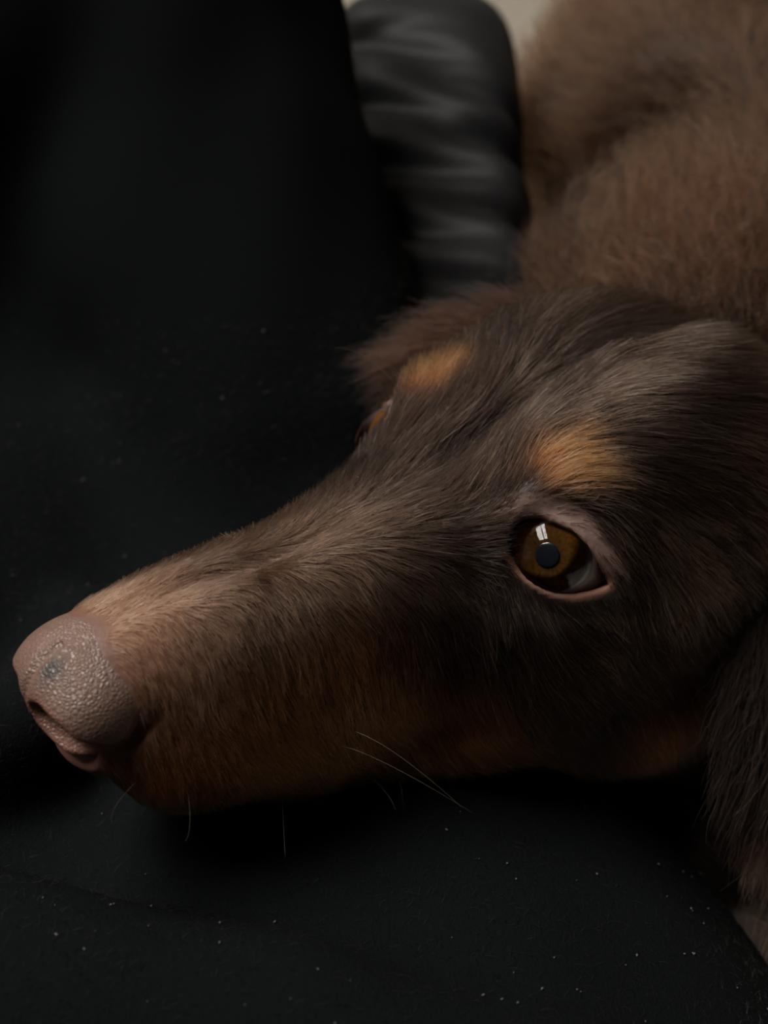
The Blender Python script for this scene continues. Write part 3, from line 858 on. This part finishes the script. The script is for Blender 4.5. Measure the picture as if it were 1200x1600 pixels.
# keep hair off what lies inside the body chain of the neck
P, Nn = scatter(DV, DQ, DN, head_dens)
T = flow(P, Nn)
nn = noise(P, 2.2, 5)[:, None]; nn2 = noise(P, 4.5, 7)[:, None]
T = T + np.cross(Nn, T) * (0.22 * nn + 0.14 * nn2); T /= np.linalg.norm(T, axis=1, keepdims=True)
L = head_len(P) * rng.uniform(0.65, 1.25, len(P))
lift = 0.42 + 0.12 * noise(P, 3.0, 2)
pts = grow(P, Nn, T, L, lift, 0.10 * np.ones(len(P)), npt=6, wave=0.10, clump=0.45, cell=0.22, jitter=0.13)
c, g = coat(P)
pale = rng.random(len(P)) < g
c = c * 0.88 * np.exp(rng.normal(0, 0.55, (len(P), 1))) * (1 + 0.30 * noise(P, 7.0, 4)[:, None])
c = np.where(pale[:, None], c * 0.45 + (GREY * 0.42 + c * 1.2) * rng.uniform(0.3, 1.2, (len(P), 1)), c)
curves('head_fur', pts, rng.uniform(0.0045, 0.0080, len(P)) * np.where(pale, 1.5, 1.0), np.clip(c, 0.004, 0.8), dog, M['fur'])
print('head hairs', len(P))

# longer, looser coat over neck, back and legs
def body_dens(P, Nn):
    near = sstep(-20, -9, P[:, 0])
    return (14 + 50 * near) * sstep(-7.0, -9.5, P[:, 0] + 0.0 * P[:, 1]) * (0.25 + 0.75 * sstep(-0.45, -0.1, facing(P, Nn)))
P, Nn = scatter(DV, DQ, DN, body_dens)
spine_dir = np.zeros_like(P)
SP = np.array(SPINE)
best = np.full(len(P), 1e9)
for i in range(len(SP) - 1):
    e = SP[i + 1] - SP[i]; t = np.clip((P - SP[i]) @ e / (e @ e), 0, 1)
    dd = ((P - SP[i] - t[:, None] * e) ** 2).sum(1); m_ = dd < best
    best[m_] = dd[m_]; spine_dir[m_] = e / np.linalg.norm(e)
T = spine_dir + np.array([0, 0, -0.35])
T -= Nn * (T * Nn).sum(1, keepdims=True); T /= np.linalg.norm(T, axis=1, keepdims=True) + 1e-9
nn = noise(P, 0.5, 5)[:, None]; nn2 = noise(P, 1.1, 7)[:, None]
T = T + np.cross(Nn, T) * (0.7 * nn + 0.4 * nn2); T /= np.linalg.norm(T, axis=1, keepdims=True)
L = rng.uniform(1.8, 4.2, len(P))
pts = grow(P, Nn, T, L, 0.55 * np.ones(len(P)), 0.05 * np.ones(len(P)), npt=7, wave=0.35, clump=0.8, cell=1.1, jitter=0.25)
c, g = coat(P)
c = c * 0.9 * np.exp(rng.normal(0, 0.6, (len(P), 1))) * (1 + 0.6 * noise(P, 1.0, 4)[:, None]).clip(0.2) + (rng.random((len(P), 1)) < 0.12) * GREY * 0.10
curves('body_fur', pts, rng.uniform(0.012, 0.022, len(P)), np.clip(c, 0.004, 0.8), dog, M['fur'])
print('body hairs', len(P))

# ---- ears: leather flaps with long feathering
def ear(label, pts, wid, wdir, hair_len, flat_n, nhair, seed, tint):
    pts = np.array(pts, dtype=float); wid = np.array(wid, dtype=float); wdir = np.array(wdir, dtype=float); wdir /= np.linalg.norm(wdir)
    k, m = 24, 14
    ts = np.linspace(0, 1, k); ti = np.linspace(0, 1, len(pts))
    C = np.stack([np.interp(ts, ti, pts[:, j]) for j in range(3)], 1)
    ker = np.hanning(9); ker /= ker.sum()
    C = np.stack([np.convolve(np.pad(C[:, j], 4, mode='reflect', reflect_type='odd'), ker, 'valid') for j in range(3)], 1)
    Wd = np.interp(ts, ti, wid)
    tan = np.gradient(C, axis=0); tan /= np.linalg.norm(tan, axis=1, keepdims=True)
    side = wdir - tan * (tan @ wdir)[:, None]; side /= np.linalg.norm(side, axis=1, keepdims=True)
    nor = np.cross(side, tan)
    if (nor.mean(0) @ np.array(flat_n)) < 0: nor = -nor
    vs = []
    for i in range(k):
        for j in range(2 * m):
            a = 2 * math.pi * j / (2 * m)
            u = math.cos(a); v = math.sin(a)
            vs.append(C[i] + side[i] * u * Wd[i] + nor[i] * (v * 0.16 * abs(v) ** 0.3 * (0.6 + 0.4 * (1 - u * u)) - 0.25 * Wd[i] * u * u))
    vs = np.array(vs)
    fs = [(i * 2 * m + j, i * 2 * m + (j + 1) % (2 * m), (i + 1) * 2 * m + (j + 1) % (2 * m), (i + 1) * 2 * m + j) for i in range(k - 1) for j in range(2 * m)]
    me = bpy.data.meshes.new('ear')
    V2 = [tuple(v * S + BASE) for v in vs] + [tuple(C[0] * S + BASE), tuple(C[-1] * S + BASE)]
    n0 = len(vs)
    caps = [(n0, (j + 1) % (2 * m), j) for j in range(2 * m)] + [(n0 + 1, (k - 1) * 2 * m + j, (k - 1) * 2 * m + (j + 1) % (2 * m)) for j in range(2 * m)]
    me.from_pydata(V2, [], fs + caps); me.update()
    a = me.attributes.new('coat', 'FLOAT_COLOR', 'POINT')
    a.data.foreach_set('color', np.tile(np.array([*(DARK * 0.7), 1.0]), (len(V2), 1)).astype(np.float32).ravel())
    o = link('ear', me, M['skin'], dog); o['label'] = label
    r = np.random.default_rng(seed)
    ii = r.uniform(0, k - 1.001, nhair); jj = r.uniform(0, 2 * math.pi, nhair)
    i0 = ii.astype(int); fr = (ii - i0)[:, None]
    Ci = C[i0] * (1 - fr) + C[i0 + 1] * fr; Si = side[i0]; Ni = nor[i0]; Ti = tan[i0]; Wi = np.interp(ii, np.arange(k), Wd)
    u = np.cos(jj)[:, None]; v = np.sin(jj)[:, None]
    P = Ci + Si * u * Wi[:, None] + Ni * (v * 0.14 - 0.25 * Wi[:, None] * u * u)
    Nn = Ni * np.sign(v) * 0.9 + Si * u * 0.5; Nn /= np.linalg.norm(Nn, axis=1, keepdims=True)
    T = Ti + Si * u * 0.35 + np.array([0, 0, -0.15]); T -= Nn * (T * Nn).sum(1, keepdims=True); T /= np.linalg.norm(T, axis=1, keepdims=True)
    P, Nn, T = (x @ HM.T for x in (P, Nn, T))
    L = hair_len * r.uniform(0.5, 1.2, nhair) * (0.55 + 0.45 * ii / k)
    h = grow(P, Nn, T, L, 0.30 * np.ones(nhair), 0.02 * np.ones(nhair), npt=7, wave=0.25, clump=0.6, cell=0.5, jitter=0.18)
    c = np.array(tint) * r.uniform(0.4, 1.7, (nhair, 1))
    f = curves('ear_fur', h, r.uniform(0.006, 0.011, nhair), np.clip(c, 0.004, 0.8), dog, M['fur'])
    f.parent = o; f.matrix_parent_inverse = Matrix.Identity(4)
    return o
ear('near ear hanging beside the cheek, feathered with long dark hair',
    [(6.3, 3.2, 0.2), (7.0, 1.6, -0.3), (7.3, 0.2, -1.6), (7.1, -1.4, -3.0), (6.7, -2.5, -4.2), (6.6, -3.3, -5.3)], [0.5, 1.1, 1.5, 1.6, 1.3, 0.3], (0.8, 0.6, 0.0), 2.2, (0.6, -0.8, 0.2), 8000, 1, (0.019, 0.0105, 0.0075))
ear('far ear spread out behind the head, wispy and dark',
    [(3.4, 4.6, 0.0), (2.6, 5.3, 0.3), (1.5, 6.0, 0.4), (0.3, 6.4, 0.1), (-0.6, 6.4, -0.3)], [0.7, 0.9, 0.8, 0.55, 0.2], (0.1, 0.75, 0.65), 2.2, (0, -0.5, 0.85), 4200, 2, (0.024, 0.0105, 0.006))

# ---- whiskers

WHISKERS = [
    [(4.44, 2.0, -2.15), (4.21, 2.55, -2.13), (3.86, 3.3, -2.25), (3.53, 4.36, -2.74)],
    [(4.69, 1.99, -2.43), (4.44, 2.48, -2.33), (3.99, 3.3, -2.44), (3.39, 4.48, -2.85)],
    [(7.42, 1.87, -1.87), (7.61, 2.21, -2.25), (7.8, 2.37, -2.42)],
    [(5.69, 1.99, -2.63), (6.1, 2.65, -3.31), (6.28, 2.96, -3.38)],
    [(7.99, 1.43, -1.56), (8.5, 1.46, -1.86), (8.7, 1.61, -2.03)],
    [(3.15, 1.99, -3.75), (3.39, 2.51, -4.12), (3.58, 2.79, -4.16)],
    [(-0.17, -2.22, 1.26), (0.18, -2.86, 1.86), (0.71, -3.3, 2.09)],
    [(-0.25, -2.15, 1.35), (-0.05, -2.56, 1.81), (0.06, -2.7, 2.06)],
    [(3.92, 1.84, -3.57), (3.8, 2.49, -3.77), (3.86, 2.92, -3.88)],
    [(-0.32, -1.86, 1.45), (-0.0, -2.3, 1.86), (0.06, -2.35, 2.03)],
]
def tube(pts, r0, r1, seg=5, n=14):
    pts = np.array(pts, dtype=float); ti = np.linspace(0, 1, len(pts)); ts = np.linspace(0, 1, n)
    # quadratic through the points, so that the hair bends evenly
    co = [np.polyfit(ti, pts[:, j], 2) for j in range(3)]
    C = np.stack([np.polyval(q, ts) for q in co], 1)
    tan = np.gradient(C, axis=0); tan /= np.linalg.norm(tan, axis=1, keepdims=True)
    a = np.cross(tan, np.array([0.3, 0.2, 0.9])); a /= np.linalg.norm(a, axis=1, keepdims=True); b = np.cross(tan, a)
    V = []; Fq = []
    for i in range(n):
        r = r0 + (r1 - r0) * ts[i]
        for k in range(seg):
            t = 2 * math.pi * k / seg
            V.append(C[i] + (a[i] * math.cos(t) + b[i] * math.sin(t)) * r)
    for i in range(n - 1):
        for k in range(seg):
            Fq.append((i * seg + k, i * seg + (k + 1) % seg, (i + 1) * seg + (k + 1) % seg, (i + 1) * seg + k))
    return np.array(V), Fq
for w in WHISKERS:
    V, Fq = tube(w, 0.0055, 0.0012)
    link('whisker', mesh_cm('whisker', to_world(V), Fq), M['whisker'], dog)

# ---- lint and short nap on the trousers
Vt, Qt = LAP_V.astype(float), LAP_Q
lap = (Vt[:, 2] > -8.5) & (Vt[:, 0] > -17) & (Vt[:, 0] < 8) & (Vt[:, 1] > -14) & (Vt[:, 1] < 16) & (Vt[:, 2] < 0)
Qs = Qt[lap[Qt].all(1)]
nv = np.zeros_like(Vt); fn = np.cross(Vt[Qs[:, 1]] - Vt[Qs[:, 0]], Vt[Qs[:, 2]] - Vt[Qs[:, 0]])
for k in range(4): np.add.at(nv, Qs[:, k], fn)
nv /= np.linalg.norm(nv, axis=1, keepdims=True) + 1e-9
if nv[lap][:, 2].mean() < 0: nv = -nv
P, Nn = scatter(Vt, Qs, nv, lambda c_, n_: np.full(len(c_), 0.55) * sstep(0.3, 0.8, n_[:, 2]))
Vl, Fl = [], []
for p, n_ in zip(P, Nn):
    r = random.uniform(0.010, 0.030); b0 = len(Vl)
    ax = rng.normal(size=3); ax -= n_ * (ax @ n_); ax /= np.linalg.norm(ax); bx = np.cross(n_, ax)
    st = random.uniform(0.7, 2.2)
    for q in (ax * st, bx, -ax * st, -bx): Vl.append(p + q * r + n_ * 0.02)
    Vl.append(p + n_ * (0.02 + r)); Vl.append(p - n_ * 0.01)
    for q in range(4):
        Fl.append((b0 + q, b0 + (q + 1) % 4, b0 + 4)); Fl.append((b0 + (q + 1) % 4, b0 + q, b0 + 5))
lint = link('lint', mesh_cm('lint', np.array(Vl), Fl), M['lint'], person); lint['kind'] = 'stuff'
P, Nn = scatter(Vt, Qs, nv, lambda c_, n_: np.full(len(c_), 45.0) * sstep(0.0, 0.4, n_[:, 2]))
T = rng.normal(size=P.shape); T -= Nn * (T * Nn).sum(1, keepdims=True); T /= np.linalg.norm(T, axis=1, keepdims=True)
P, Nn, T = (x @ HM.T for x in (P, Nn, T))
h = grow(P, Nn, T, rng.uniform(0.12, 0.30, len(P)), 0.7 * np.ones(len(P)), 0.1 * np.ones(len(P)), npt=4, wave=0.5)
curves('fleece_nap', h, rng.uniform(0.002, 0.004, len(P)), np.tile([0.012, 0.0135, 0.014], (len(P), 1)) * rng.uniform(0.3, 1.6, (len(P), 1)), person, M['fur'])
print('nap', len(P), 'lint', len(Vl) // 6)
